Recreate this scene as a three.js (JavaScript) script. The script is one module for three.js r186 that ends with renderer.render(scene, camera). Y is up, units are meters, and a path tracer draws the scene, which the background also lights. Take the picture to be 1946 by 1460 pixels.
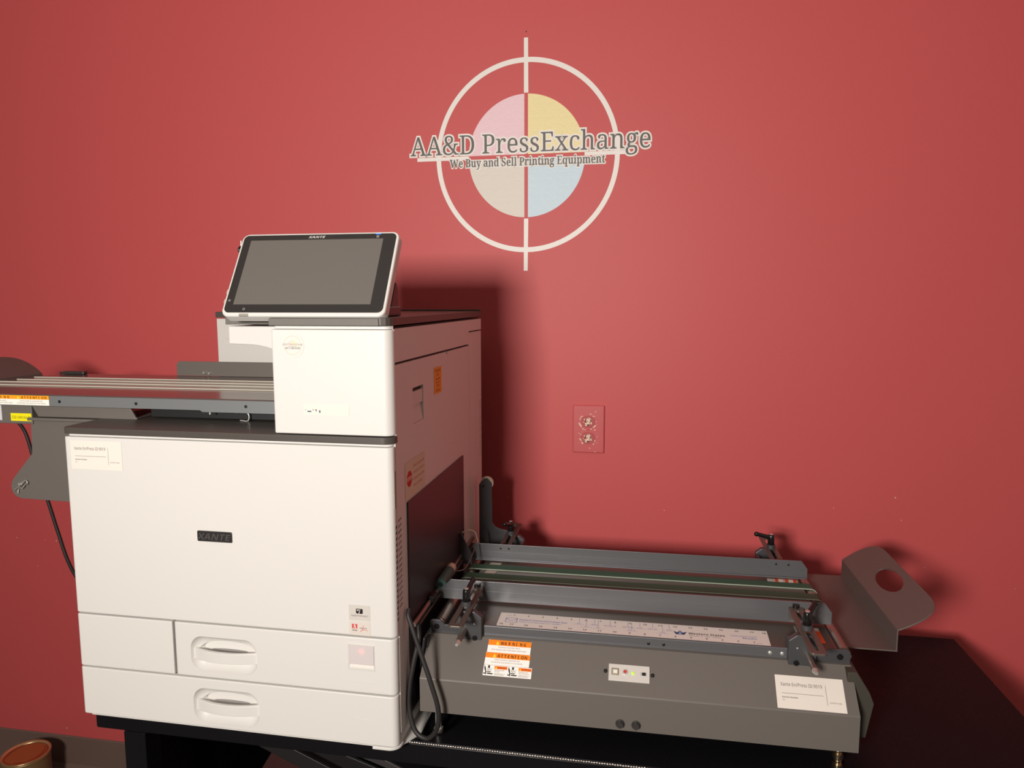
import * as THREE from 'three';
import { RoundedBoxGeometry } from 'three/addons/geometries/RoundedBoxGeometry.js';
import { mergeGeometries } from 'three/addons/utils/BufferGeometryUtils.js';
import { FontLoader } from 'three/addons/loaders/FontLoader.js';
import { RectAreaLightUniformsLib } from 'three/addons/lights/RectAreaLightUniformsLib.js';
import { Brush, Evaluator, SUBTRACTION } from 'three-bvh-csg';

// ---------------------------------------------------------------- camera, light, exposure
const scene = new THREE.Scene();
const R = Math.PI / 180;
const H = 1.435, D = 1.83;                              // eye height, distance to the red wall
const camera = new THREE.PerspectiveCamera(2 * Math.atan(730 / 1386.7) / R, 1946 / 1460, 0.05, 50);
camera.rotation.order = 'YXZ';
camera.rotation.set(-6.63 * R, 10.38 * R, -0.11 * R);
camera.position.set(0, H, D);
const renderer = new THREE.WebGLRenderer({ antialias: true });
renderer.toneMapping = THREE.LinearToneMapping;
renderer.toneMappingExposure = 0.955;
renderer.shadowMap.enabled = true;
RectAreaLightUniformsLib.init();
scene.background = new THREE.Color(0x000000);

// the one source: a portable LED panel standing left of and behind the camera, aimed at the wall
// (place and size read from the shadows of the touch screen, the feeder levers and the end tray)
const RX0 = -3.2, RX1 = 2.1, RZ1 = 5.2, RH = 2.75;
const LAMP = { x: -0.62, y: 1.655, z: 2.85, w: 0.36, h: 0.29 };
const LAIM = new THREE.Vector3(-0.1, 1.5, 0);
const lampLight = new THREE.RectAreaLight(new THREE.Color(1.0, 0.945, 0.875), 186, LAMP.w, LAMP.h);
lampLight.position.set(LAMP.x, LAMP.y, LAMP.z);
lampLight.lookAt(LAIM);
lampLight.castShadow = true;
scene.add(lampLight);

// ---------------------------------------------------------------- helpers
const V = (x, y, z) => new THREE.Vector3(x, y, z);
const used = {};
const numbered = n => { const k = used[n] = (used[n] ?? -1) + 1; return k ? `${n}_${String(k).padStart(3, '0')}` : n; };
let seed = 7;
const rnd = () => { seed = (seed * 1664525 + 1013904223) % 4294967296; return seed / 4294967296; };
const OFF = new Map();
function thing(name, label, category, [x, y, z], turn = 0, group) {
  const g = new THREE.Group(); g.name = numbered(name); scene.add(g);
  g.position.set(x, y, z); g.rotation.y = turn; g.userData = { label, category };
  if (group) g.userData.group = group;
  OFF.set(g, V(x, y, z)); return g;
}
// part: geometry is written in room metres; the thing's own position is taken off
function part(parent, name, geo, mat, label) {
  const o = OFF.get(parent); const gs = Array.isArray(geo) ? merge(geo) : geo;
  gs.translate(-o.x, -o.y, -o.z);
  const m = new THREE.Mesh(gs, mat); m.name = name; m.castShadow = m.receiveShadow = true;
  if (label) m.userData.label = label;
  parent.add(m); OFF.set(m, o); return m;
}
function local(parent, name, geo, mat, label) {           // part in the parent's own frame
  const m = new THREE.Mesh(Array.isArray(geo) ? merge(geo) : geo, mat); m.name = name; m.castShadow = m.receiveShadow = true;
  if (label) m.userData.label = label; parent.add(m); OFF.set(m, V(0, 0, 0)); return m;
}
function single(name, label, category, geo, mat, [x, y, z], group) {
  const gs = Array.isArray(geo) ? merge(geo) : geo; gs.translate(-x, -y, -z);
  const m = new THREE.Mesh(gs, mat); m.name = numbered(name); m.position.set(x, y, z); m.castShadow = m.receiveShadow = true;
  m.userData = { label, category }; if (group) m.userData.group = group;
  scene.add(m); return m;
}
function struct(name, geo, mat, parent = scene) {
  const m = new THREE.Mesh(Array.isArray(geo) ? merge(geo) : geo, mat); m.name = name; m.castShadow = m.receiveShadow = true;
  if (parent === scene) m.userData.kind = 'structure';
  parent.add(m); OFF.set(m, V(0, 0, 0)); return m;
}
function merge(list) {
  const a = list.map(g => { const q = g.index ? g.toNonIndexed() : g; for (const k of Object.keys(q.attributes)) if (!['position', 'normal', 'uv'].includes(k)) q.deleteAttribute(k); q.clearGroups?.(); return q; });
  return mergeGeometries(a, false);
}
const box = (x0, x1, y0, y1, z0, z1) => { const g = new THREE.BoxGeometry(x1 - x0, y1 - y0, z1 - z0); g.translate((x0 + x1) / 2, (y0 + y1) / 2, (z0 + z1) / 2); return g; };
const rbox = (x0, x1, y0, y1, z0, z1, r = 0.003, s = 2) => { const g = new RoundedBoxGeometry(x1 - x0, y1 - y0, z1 - z0, s, Math.min(r, (x1 - x0) * .49, (y1 - y0) * .49, (z1 - z0) * .49)); g.translate((x0 + x1) / 2, (y0 + y1) / 2, (z0 + z1) / 2); return g; };
const shapeOf = (pts, holes = []) => { const s = new THREE.Shape(pts.map(p => new THREE.Vector2(p[0], p[1]))); for (const h of holes) s.holes.push(new THREE.Path(h.map(p => new THREE.Vector2(p[0], p[1])))); return s; };
function ext(shape, d, b = 0, curveSegments = 12) {
  return new THREE.ExtrudeGeometry(shape, { depth: d - 2 * b, bevelEnabled: b > 0, bevelSize: b, bevelThickness: b, bevelOffset: -b, bevelSegments: 2, curveSegments }).translate(0, 0, b);
}
// outline in x-y pushed along z, in x-z pushed along y, in z-y pushed along x
const prXY = (s, z0, z1, b = 0) => ext(s instanceof THREE.Shape ? s : shapeOf(s), z1 - z0, b).translate(0, 0, z0);
const prXZ = (s, y0, y1, b = 0) => { const pts = s instanceof THREE.Shape ? s : shapeOf(s); return ext(pts, y1 - y0, b).applyMatrix4(new THREE.Matrix4().set(1, 0, 0, 0, 0, 0, -1, y1, 0, 1, 0, 0, 0, 0, 0, 1)); };
const prZY = (s, x0, x1, b = 0) => { const pts = s instanceof THREE.Shape ? s : shapeOf(s); return ext(pts, x1 - x0, b).applyMatrix4(new THREE.Matrix4().set(0, 0, -1, x1, 0, 1, 0, 0, 1, 0, 0, 0, 0, 0, 0, 1)); };
function rrect(x0, x1, y0, y1, r, rad) {                  // rounded rectangle; rad overrides [bl, br, tr, tl]
  const [a, b, c, d] = rad ?? [r, r, r, r]; const s = new THREE.Shape();
  s.moveTo(x0 + a, y0); s.lineTo(x1 - b, y0); if (b) s.absarc(x1 - b, y0 + b, b, -Math.PI / 2, 0, false);
  s.lineTo(x1, y1 - c); if (c) s.absarc(x1 - c, y1 - c, c, 0, Math.PI / 2, false);
  s.lineTo(x0 + d, y1); if (d) s.absarc(x0 + d, y1 - d, d, Math.PI / 2, Math.PI, false);
  s.lineTo(x0, y0 + a); if (a) s.absarc(x0 + a, y0 + a, a, Math.PI, Math.PI * 1.5, false);
  return s;
}
function cyl(p, q, r, r2 = r, seg = 20) {
  const a = V(...p), b = V(...q), d = b.clone().sub(a), g = new THREE.CylinderGeometry(r2, r, d.length(), seg);
  g.applyQuaternion(new THREE.Quaternion().setFromUnitVectors(V(0, 1, 0), d.clone().normalize()));
  return g.translate(...a.clone().add(b).multiplyScalar(.5).toArray());
}
const tube = (pts, r, n = 64, seg = 10, closed = false) => new THREE.TubeGeometry(new THREE.CatmullRomCurve3(pts.map(p => V(...p)), closed), n, r, seg, closed);
const sph = (p, r, sx = 1, sy = 1, sz = 1) => new THREE.SphereGeometry(r, 20, 14).scale(sx, sy, sz).translate(...p);
// flat sheet through four corners (bottom left, bottom right, top right, top left), textured 0..1
function sheet(bl, br, tr, tl) {
  const g = new THREE.BufferGeometry();
  g.setAttribute('position', new THREE.Float32BufferAttribute([...bl, ...br, ...tr, ...bl, ...tr, ...tl], 3));
  g.setAttribute('uv', new THREE.Float32BufferAttribute([0, 0, 1, 0, 1, 1, 0, 0, 1, 1, 0, 1], 2));
  g.computeVertexNormals(); return g;
}
const sheetZ = (x0, x1, y0, y1, z) => sheet([x0, y0, z], [x1, y0, z], [x1, y1, z], [x0, y1, z]);
const sheetX = (z0, z1, y0, y1, x) => sheet([x, y0, z0], [x, y0, z1], [x, y1, z1], [x, y1, z0]);   // seen from +x: z0 is its left side

// ---------------------------------------------------------------- procedural textures
function canvasTex(w, h, draw, color = true) {
  const c = document.createElement('canvas'); c.width = w; c.height = h; draw(c.getContext('2d'), w, h);
  const t = new THREE.CanvasTexture(c); if (color) t.colorSpace = THREE.SRGBColorSpace; t.anisotropy = 8; return t;
}
function noiseTex(n, octaves, lo, hi, s0 = 3) {           // tileable value noise, greyscale
  let s = s0 * 7919 + 1; const rn = () => { s = (s * 1664525 + 1013904223) % 4294967296; return s / 4294967296; };
  const out = new Float32Array(n * n);
  for (const [cells, amp] of octaves) {
    const g = new Float32Array(cells * cells).map(() => rn());
    for (let y = 0; y < n; y++) for (let x = 0; x < n; x++) {
      const fx = x / n * cells, fy = y / n * cells, ix = fx | 0, iy = fy | 0; let tx = fx - ix, ty = fy - iy;
      tx = tx * tx * (3 - 2 * tx); ty = ty * ty * (3 - 2 * ty); const ix1 = (ix + 1) % cells, iy1 = (iy + 1) % cells;
      out[y * n + x] += amp * ((g[iy * cells + ix] * (1 - tx) + g[iy * cells + ix1] * tx) * (1 - ty) + (g[iy1 * cells + ix] * (1 - tx) + g[iy1 * cells + ix1] * tx) * ty);
    }
  }
  const d = new Uint8Array(n * n * 4); const tot = octaves.reduce((a, o) => a + o[1], 0);
  for (let i = 0; i < n * n; i++) { const v = 255 * (lo + (hi - lo) * out[i] / tot); d[i * 4] = d[i * 4 + 1] = d[i * 4 + 2] = v; d[i * 4 + 3] = 255; }
  const t = new THREE.DataTexture(d, n, n); t.wrapS = t.wrapT = THREE.RepeatWrapping; t.magFilter = THREE.LinearFilter; t.minFilter = THREE.LinearMipmapLinearFilter; t.generateMipmaps = true; t.needsUpdate = true; return t;
}
const rep = (t, x, y = x) => { const c = t.clone(); c.repeat.set(x, y); c.needsUpdate = true; return c; };
const fine = noiseTex(256, [[128, 1], [64, .7], [24, .4]], 0, 1, 3);
const coarse = noiseTex(256, [[6, 1], [13, .7], [40, .35]], 0, 1, 5);

// ---------------------------------------------------------------- materials
const lin = (r, g, b) => new THREE.Color().setRGB(r, g, b);
const std = (c, roughness = .5, metalness = 0, extra = {}) => new THREE.MeshStandardMaterial({ color: c, roughness, metalness, ...extra });
const M = {
  red: std(lin(.60, .090, .092), .56, 0, { bumpMap: rep(fine, 1.6), bumpScale: .00012 }),
  roomWall: std(lin(.72, .68, .63), .8), greyWall: std(lin(.36, .33, .30), .85),
  ceiling: std(lin(.5, .48, .45), .9),
  floor: std(lin(.16, .13, .11), .8, 0, { bumpMap: rep(fine, 6), bumpScale: .002 }),
  baseboard: std(lin(.16, .105, .085), .5),
  white: std(lin(.74, .72, .69), .42, 0, { bumpMap: rep(fine, 9), bumpScale: .00003 }),
  whiteDim: std(lin(.70, .68, .64), .45),
  core: std(lin(.045, .04, .038), .7),
  cap: std(lin(.085, .075, .066), .4, .1, { bumpMap: rep(fine, 24), bumpScale: .00008 }),
  capEdge: std(lin(.16, .15, .135), .5, .35, { bumpMap: rep(fine, 30), bumpScale: .0001 }),
  bezel: std(lin(.028, .025, .024), .3),
  screen: std(lin(.15, .135, .122), .22),
  black: std(lin(.012, .012, .013), .45),
  plate: std(lin(.05, .035, .04), .38, .2),
  paintGrey: std(lin(.165, .147, .132), .45, .15, { bumpMap: rep(fine, 24), bumpScale: .00005 }),
  railGrey: std(lin(.24, .25, .255), .42, .35),
  guide: std(lin(.17, .17, .18), .38, .45),
  deck: std(lin(.13, .105, .088), .33, .3),
  bed: std(lin(.19, .155, .145), .2, .5),
  cord: std(lin(.60, .55, .46), .4),
  belt: std(lin(.038, .10, .058), .6),
  beltEdge: std(lin(.34, .40, .32), .6),
  bracket: std(lin(.075, .075, .08), .45, .3),
  arm: std(lin(.16, .135, .12), .42, .5),
  steel: std(lin(.78, .76, .72), .34, .72),
  brassy: std(lin(.62, .5, .33), .3, 1),
  rollerSteel: std(lin(.36, .31, .27), .35, .8),
  rubber: std(lin(.05, .115, .105), .6),
  lever: std(lin(.01, .01, .01), .22),
  table: new THREE.MeshPhysicalMaterial({ color: lin(.008, .0075, .009), roughness: .34, specularIntensity: .18, roughnessMap: rep(noiseTex(256, [[5, 1], [22, .8], [90, .5]], .6, 1, 11), 2.5) }),
  cable: std(lin(.018, .016, .016), .55),
  cream: std(lin(.66, .56, .42), .6),
  sticker: std(lin(.5, .47, .4), .6), chip: std(lin(.78, .66, .56), .8),
  tray: std(lin(.13, .105, .095), .5, .1, { bumpMap: rep(fine, 24), bumpScale: .00006 }),
  decalWhite: std(lin(.88, .84, .79), .5), decalDark: std(lin(.115, .10, .09), .5),
};

// ================================================================= ROOM
function panelUV(g, s = 1) {                              // uv in metres, by the face direction
  const p = g.attributes.position, n = g.attributes.normal, uv = new Float32Array(p.count * 2);
  for (let i = 0; i < p.count; i++) { const ax = Math.abs(n.getX(i)), ay = Math.abs(n.getY(i)), az = Math.abs(n.getZ(i));
    const [u, v] = az >= ax && az >= ay ? [p.getX(i), p.getY(i)] : ay >= ax ? [p.getX(i), p.getZ(i)] : [p.getZ(i), p.getY(i)]; uv[i * 2] = u * s; uv[i * 2 + 1] = v * s; }
  g.setAttribute('uv', new THREE.Float32BufferAttribute(uv, 2)); return g;
}
const wallBack = struct('wall_back', panelUV(box(RX0 - .12, RX1 + .12, 0, RH, -.12, 0), 4), M.red);
struct('wall_left', panelUV(box(RX0 - .12, RX0, 0, RH, 0, RZ1), 4), M.greyWall);
struct('wall_right', panelUV(box(RX1, RX1 + .12, 0, RH, 0, RZ1), 4), M.roomWall);
struct('wall_rear', panelUV(box(RX0 - .12, RX1 + .12, 0, RH, RZ1, RZ1 + .12), 4), M.greyWall);
struct('floor', panelUV(box(RX0 - .12, RX1 + .12, -.12, 0, -.12, RZ1 + .12)), M.floor);
struct('ceiling', panelUV(box(RX0 - .12, RX1 + .12, RH, RH + .12, -.12, RZ1 + .12)), M.ceiling);
struct('baseboard_back', prZY([[0, 0], [.012, 0], [.006, .012], [.004, .098], [.002, .101], [0, .101]], RX0, RX1), M.baseboard);
// chips in the wall paint (zoomed from the photograph): x, y, size
const chipGeo = [0, 1, 2].map(k => { const n = 6; return shapeOf(Array.from({ length: n }, (_, i) => { const a = i / n * 6.283, r = (.6 + .4 * Math.sin(i * 2.4 + k * 1.7)); return [Math.cos(a) * r, Math.sin(a) * r * (k === 1 ? 1.7 : 1)]; })); });
const camDir = (px, py) => V((px - 973) / 1386.7, -(py - 730) / 1386.7, -1).applyEuler(camera.rotation);
const onWall = (px, py) => { const d = camDir(px, py); return V(0, H, D).addScaledVector(d, -D / d.z); };
[[1584, 966, 2.2], [1701, 946, 2.4], [1713, 989, 2.2], [1757, 1079, 1.8], [1262, 970, 1.6], [964, 945, 1.6], [86, 1027, 2], [107, 1028, 2.4], [32, 1022, 2.4], [72, 1076, 2.2], [127, 1384, 2.4], [1929, 1119, 1.5], [140, 1400, 5], [173, 1404, 5]].forEach(([x, y, r], i) => {
  const p = onWall(x, y), s = r * .0008; struct('paint_chip', prXY(chipGeo[i % 3], 0, .0004).scale(s * (r > 4 ? 2.4 : 1), s * (r > 4 ? .5 : 1), 1).translate(p.x, p.y, 0), M.chip, wallBack);
});
{ const p = onWall(1000, 60); struct('nail_hole', cyl([p.x, p.y, 0], [p.x, p.y, .0006], .0016), M.black, wallBack); }

// ================================================================= WALL DECAL
const serif = await new FontLoader().loadAsync('fonts/droid/droid_serif_regular.typeface.json');
const serifB = await new FontLoader().loadAsync('fonts/droid/droid_serif_bold.typeface.json');
const sansB = await new FontLoader().loadAsync('fonts/droid/droid_sans_bold.typeface.json');
function letters(font, text, x0, x1, y0, cap, depth, grow = 0) {   // set to a given width, baseline y0 and capital height
  const g = new THREE.ExtrudeGeometry(font.generateShapes(text, 1), { depth: 1, bevelEnabled: grow > 0, bevelSize: grow / cap * .72, bevelThickness: .001, bevelSegments: 1, curveSegments: 5 });
  const base = new THREE.ShapeGeometry(font.generateShapes(text, 1), 4); base.computeBoundingBox(); const b = base.boundingBox;
  const hCap = new THREE.ShapeGeometry(font.generateShapes('E', 1)); hCap.computeBoundingBox(); const ch = hCap.boundingBox.max.y;
  g.translate(-b.min.x, 0, 0); g.scale((x1 - x0) / (b.max.x - b.min.x), cap / ch, depth); g.translate(x0, y0, 0); return g;
}
{
  const t = thing('wall_decal', 'round registration-target decal with pastel quarters and serif lettering on red wall', 'decal', [-.2985, 1.786, 0]);
  const cx = -.2985, cy = 1.786, th = .0006, ov = (r, n = 96) => Array.from({ length: n }, (_, i) => [cx + Math.cos(i / n * 6.28318) * r * .9895, cy + Math.sin(i / n * 6.28318) * r * 1.011]);
  part(t, 'outer_ring', prXY(shapeOf(ov(.2315), [ov(.2195).reverse()]), 0, th), M.decalWhite);
  part(t, 'crosshair_bar', prXY([[cx - .0055, 1.9365], [cx + .0055, 1.9365], [cx + .0045, 2.065], [cx - .0055, 2.065]], 0, th * 1.2), M.decalWhite);
  part(t, 'crosshair_bar', prXY([[cx - .006, 1.506], [cx + .004, 1.506], [cx + .0055, 1.6345], [cx - .0055, 1.6345]], 0, th * 1.2), M.decalWhite);
  part(t, 'crosshair_bar', box(-.578, -.4435, cy - .0045, cy + .0045, 0, th * 1.2), M.decalWhite);
  part(t, 'crosshair_bar', box(-.1545, -.045, cy - .004, cy + .005, 0, th * 1.2), M.decalWhite);
  const quarter = (a0, sx, sy) => { const pts = [[cx + sx * .0045, cy + sy * .0045]]; const r = .1475; for (let i = 0; i <= 28; i++) { const a = (a0 + i / 28 * 90) * R; const x = cx + Math.cos(a) * r * .985, y = cy + Math.sin(a) * r * 1.005; pts.push([sx > 0 ? Math.max(x, cx + .0045) : Math.min(x, cx - .0045), sy > 0 ? Math.max(y, cy + .0045) : Math.min(y, cy - .0045)]); } return prXY(pts, 0, th); };
  const q = (c) => std(c, .5, 0, { bumpMap: rep(coarse, 30), bumpScale: .0006 });
  part(t, 'pink_quarter', quarter(90, -1, 1), q(lin(.88, .62, .68)), 'pink quarter');
  part(t, 'yellow_quarter', quarter(0, 1, 1), q(lin(.90, .77, .40)), 'yellow quarter');
  part(t, 'grey_quarter', quarter(180, -1, -1), q(lin(.76, .70, .63)), 'warm grey quarter');
  part(t, 'blue_quarter', quarter(270, 1, -1), q(lin(.62, .76, .85)), 'pale blue quarter');
  part(t, 'lettering_outline', [letters(serif, 'AA&D PressExchange', -.595, .0025, 1.7955, .046, .0008, .0055), letters(serif, 'We Buy and Sell Printing Equipment', -.493, -.105, 1.7635, .020, .0008, .004)], M.decalWhite, 'white outline of the lettering');
  part(t, 'lettering', letters(serif, 'AA&D PressExchange', -.595, .0025, 1.7955, .046, .0014).translate(0, 0, .0004), M.decalDark, 'dark grey serif lettering');
  part(t, 'small_lettering', letters(serifB, 'We Buy and Sell Printing Equipment', -.493, -.105, 1.7635, .020, .0014).translate(0, 0, .0004), M.decalDark, 'smaller dark grey lettering');
}

// ================================================================= WALL OUTLET
{
  const t = thing('wall_outlet', 'duplex outlet painted over red with chipped cream patches', 'outlet', [-.138, 1.108, 0]);
  const wear = canvasTex(256, 384, (g, w, h) => {
    g.fillStyle = '#c95759'; g.fillRect(0, 0, w, h); g.fillStyle = '#e9c4a6';
    let s = 5; const r = () => (s = (s * 16807) % 2147483647) / 2147483647;
    const blob = (x, y, a, b, rot) => { g.beginPath(); g.ellipse(x, y, a, b, rot, 0, 7); g.fill(); };
    for (const [x, y, a, b, ro] of [[62, 158, 7, 22, -.6], [176, 168, 6, 16, .9], [72, 92, 12, 4, -.5], [60, 110, 4, 8, .3], [168, 88, 6, 5, 0], [145, 70, 8, 4, .3], [72, 282, 6, 22, -.9], [80, 305, 8, 8, .5], [176, 285, 6, 12, .9], [130, 300, 34, 7, .1], [170, 312, 5, 5, 0], [84, 190, 6, 6, 0], [100, 196, 5, 4, 0], [52, 226, 4, 4, 0], [185, 50, 5, 4, 0], [190, 130, 4, 3, 0], [200, 250, 4, 3, 0], [140, 345, 5, 4, 0], [182, 372, 6, 3, 0], [66, 236, 5, 4, 0], [150, 190, 6, 5, 0], [180, 196, 6, 6, 0]]) blob(x, y, a, b, ro);
    for (let i = 0; i < 40; i++) blob(128 + (r() - .5) * 150, (r() < .5 ? 125 : 265) + (r() - .5) * 120, 1 + r() * 2, 1 + r() * 2, 0);
  });
  const platG = prXY(rrect(-.178, -.098, 1.047, 1.169, .003), 0, .0065, .0028);
  { const p = platG.attributes.position, uv = platG.attributes.uv; for (let i = 0; i < p.count; i++) uv.setXY(i, (p.getX(i) + .178) / .08, (p.getY(i) - 1.047) / .122); }
  const pl = part(t, 'cover_plate', platG, std(0xffffff, .45, 0, { map: wear }));
  const face = canvasTex(128, 128, (g, w, h) => { g.fillStyle = '#b64c50'; g.fillRect(0, 0, w, h); g.fillStyle = '#ecd2b4'; for (const [x, y, a, b, ro] of [[70, 46, 22, 26, .3], [58, 84, 26, 14, 0], [92, 74, 8, 20, -.3], [30, 40, 6, 10, .6], [48, 105, 14, 7, 0], [20, 70, 5, 5, 0]]) { g.beginPath(); g.ellipse(x, y, a, b, ro, 0, 7); g.fill(); } g.fillStyle = '#b64c50'; for (const [x, y, a] of [[60, 60, 6], [84, 90, 5], [70, 30, 5], [45, 75, 4]]) { g.beginPath(); g.arc(x, y, a, 0, 7); g.fill(); } });
  for (const yc of [1.1275, 1.0855]) {
    const s = rrect(-.1555, -.1225, yc - .0145, yc + .0145, .0125); const g = prXY(s, .004, .0085, .0006);
    const p = g.attributes.position, uv = g.attributes.uv; for (let i = 0; i < p.count; i++) uv.setXY(i, (p.getX(i) + .1555) / .033, (p.getY(i) - yc + .0145) / .029);
    const rc = part(t, 'receptacle', g, std(0xffffff, .5, 0, { map: face }), 'receptacle face with flaked cream paint');
    part(rc, 'slot', box(-.1463, -.1443, yc - .002, yc + .0062, .007, .0088), M.black);
    part(rc, 'slot', box(-.1338, -.1318, yc - .002, yc + .0055, .007, .0088), M.black);
    part(rc, 'ground_hole', cyl([-.139, yc - .0085, .007], [-.139, yc - .0085, .0088], .0024), M.black);
  }
  part(t, 'screw', cyl([-.139, 1.1065, .0055], [-.139, 1.1065, .0078], .0032), M.red);
}

// ================================================================= TABLE
const TY = .695;
{
  const t = thing('work_table', 'black painted steel work table under the machines', 'table', [-.15, 0, .44]);
  part(t, 'tabletop', panelUV(rbox(-.986, .676, TY - .006, TY, .16, .725, .0015), 1), M.table);
  part(t, 'front_beam', panelUV(rbox(-.986, .676, TY - .046, TY - .0065, .676, .7225, .004), 1), M.table);
  part(t, 'rear_beam', panelUV(rbox(-.986, .676, TY - .046, TY - .0065, .16, .206, .004), 1), M.table);
  part(t, 'end_beam', panelUV(rbox(-.986, -.94, TY - .046, TY - .0065, .207, .675, .004), 1), M.table);
  part(t, 'end_beam', panelUV(rbox(.63, .676, TY - .046, TY - .0065, .207, .675, .004), 1), M.table);
  for (const [x, z] of [[-.93, .678], [.585, .678], [-.93, .162], [.585, .162]]) part(t, 'leg', panelUV(rbox(x, x + .044, 0, TY - .0465, z, z + .044, .003), 1), M.table);
  // weld bead along the front edge of the top
  const bead = []; let k = 0; for (let x = -.40; x < .20; x += .0042) bead.push(new THREE.SphereGeometry(.0021, 8, 6).scale(1.3, 1, .8).translate(x, TY - .0034 + (k % 3) * .0002, .7255)), k++;
  part(t, 'weld_bead', bead, std(lin(.75, .72, .68), .22, 1), 'bare metal weld bead').userData.kind = 'stuff';
  part(t, 'back_panel', box(-.93, .62, .04, TY - .047, .1635, .166), M.table);
  for (const x of [-.925, .618]) part(t, 'end_panel', box(x, x + .003, .04, TY - .047, .207, .677), M.table);
  part(t, 'lower_shelf', panelUV(rbox(-.93, .62, .20, .215, .207, .677, .003), 1), M.table);
}

// ================================================================= PRINTER
const PX0 = -.972, PX1 = -.3855, PF = .764, PB = .134, PY0 = .703;
function wrapPanel(x0, x1, y0, y1, zb, zf, rR = .011, rL = .006, b = .0018) {   // front skin whose right edge turns the corner
  const q = new THREE.Shape(), zs = zb + .0075, st = rR > .005 ? .006 : 0;
  q.moveTo(x0, zb); q.lineTo(x1 - st, zb); q.lineTo(x1 - st, zs); q.lineTo(x1, zs); q.lineTo(x1, zf - rR); q.absarc(x1 - rR, zf - rR, rR, 0, Math.PI / 2, false);
  q.lineTo(x0 + rL, zf); q.absarc(x0 + rL, zf - rL, rL, Math.PI / 2, Math.PI, false); q.closePath(); return prXZ(q, y0, y1, b);
}
{
  const t = thing('printer', 'white office printer with tilted touch screen and two paper trays on black table', 'printer', [-.68, TY, .45]);
  part(t, 'chassis', [box(PX0 + .004, -.391, PY0 + .004, 1.208, PB + .002, .741), box(-.578, -.391, 1.208, 1.392, PB + .002, .744), box(PX0 + .004, -.578, 1.208, 1.392, PB + .002, .286)], M.core);
  part(t, 'base_plate', [prXY([[-.965, TY + .0004], [-.3915, TY + .0004], [-.3855, PY0 + .001], [-.968, PY0 + .001]], .2, .752), prXZ([[-.3915, .62], [-.366, .62], [-.3655, .705], [-.3915, .752]], TY + .0004, TY + .0024)], M.white);
  // left and rear skins
  part(t, 'left_panel', rbox(PX0, PX0 + .004, PY0 + .002, 1.207, PB, .74, .0015), M.white);
  // right skins, with real slots and a hand pocket
  const slot = (zc, yc, hw = .0052, hh = .0028) => [[zc - hw, yc + hh * .1], [zc + hw, yc - hh * .75], [zc + hw, yc + hh * .75], [zc - hw, yc + hh * 1.6]];
  const holes = [];
  for (let i = 0; i < 16; i++) holes.push(slot(.7355, 1.080 - i * .0096, .008, .0027));
  holes.push([[.598, 1.2245], [.657, 1.2245], [.657, 1.286], [.598, 1.286]]);
  const mir = p => p.map(([z, y]) => [z, y]);
  part(t, 'side_panel', prZY(shapeOf([[.259, .722], [.748, .722], [.748, 1.3325], [.259, 1.3325]], holes.map(mir)), -.391, -.3855), M.white);
  part(t, 'upper_side_panel', prZY([[PB, 1.3645], [.2565, 1.3645], [.2565, 1.3365], [.748, 1.3365], [.748, 1.3895], [PB, 1.3895]], -.391, -.3855), M.white);
  const rh = []; for (let i = 0; i < 24; i++) rh.push(slot(.1475, 1.196 - i * .0058, .0065, .0011));
  part(t, 'rear_side_panel', prZY(shapeOf([[PB, .704], [.2565, .704], [.2565, 1.3615], [PB, 1.3615]], rh), -.391, -.3858), M.white);
  part(t, 'lower_side_panel', rbox(-.391, -.3862, .704,   .7195, .2585, .748, .001), M.white);
  { const pk = part(t, 'side_grip', [prZY([[.599, 1.256], [.656, 1.256], [.656, 1.279], [.599, 1.279]], -.3905, -.3868)], M.whiteDim);
    part(pk, 'grip_pocket', sheet([-.3862, 1.225, .656], [-.3862, 1.225, .599], [-.3905, 1.256, .599], [-.3905, 1.256, .656]), M.whiteDim); }
  part(t, 'catch_tab', prZY([[.425, 1.3325], [.445, 1.3325], [.441, 1.3275], [.429, 1.3275]], -.3856, -.3835), M.whiteDim);
  // rear face above the paper exit, exit hood
  part(t, 'rear_panel', [rbox(PX0 - .003, -.578, 1.208, 1.392, .286, .2905, .0015)], M.whiteDim);
  part(t, 'rear_hatch', rbox(-.955, -.90, 1.345, 1.383, .2905, .292, .001), M.whiteDim);
  { const s = new THREE.Shape(); s.moveTo(-.682, 1.3915); s.lineTo(-.682, 1.362); s.lineTo(-.648, 1.361); s.bezierCurveTo(-.622, 1.36, -.608, 1.356, -.583, 1.345); s.lineTo(-.583, 1.3915); s.closePath();
    part(t, 'exit_hood', prXY(s, .2925, .72, .0015), M.white); }
  // front skins
  const door = part(t, 'front_door', wrapPanel(PX0, PX1, .8925, 1.2045, .7425, PF), M.white);
  part(door, 'door_lip', wrapPanel(PX0 + .004, PX1 - .002, 1.205, 1.2095, .7425, PF - .005, .011, .006, .001), M.white);
  part(door, 'finger_pocket', rbox(-.3862, -.3849, 1.105, 1.166, .7505, .758, .0006), std(lin(.33, .30, .24), .6));
  const cover = part(t, 'upper_front_cover', wrapPanel(-.5825, PX1 + .002, 1.2225, 1.3885, .7425, PF, .015, .004), M.white);
  part(cover, 'cover_lip', wrapPanel(-.579, PX1, 1.389, 1.394, .7425, PF - .004, .013, .004, .001), M.white);
  for (let i = 0; i < 17; i++) part(door, 'vent_slot', prZY(slot(.7522, 1.073 - i * .0096, .0026, .0025), PX1 - .0008, PX1 + .0003), M.black);
  // trays: a shallow pillow scooped out of the front, a bowed grip across it
  const ev = new Evaluator(); ev.useGroups = false;
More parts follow.
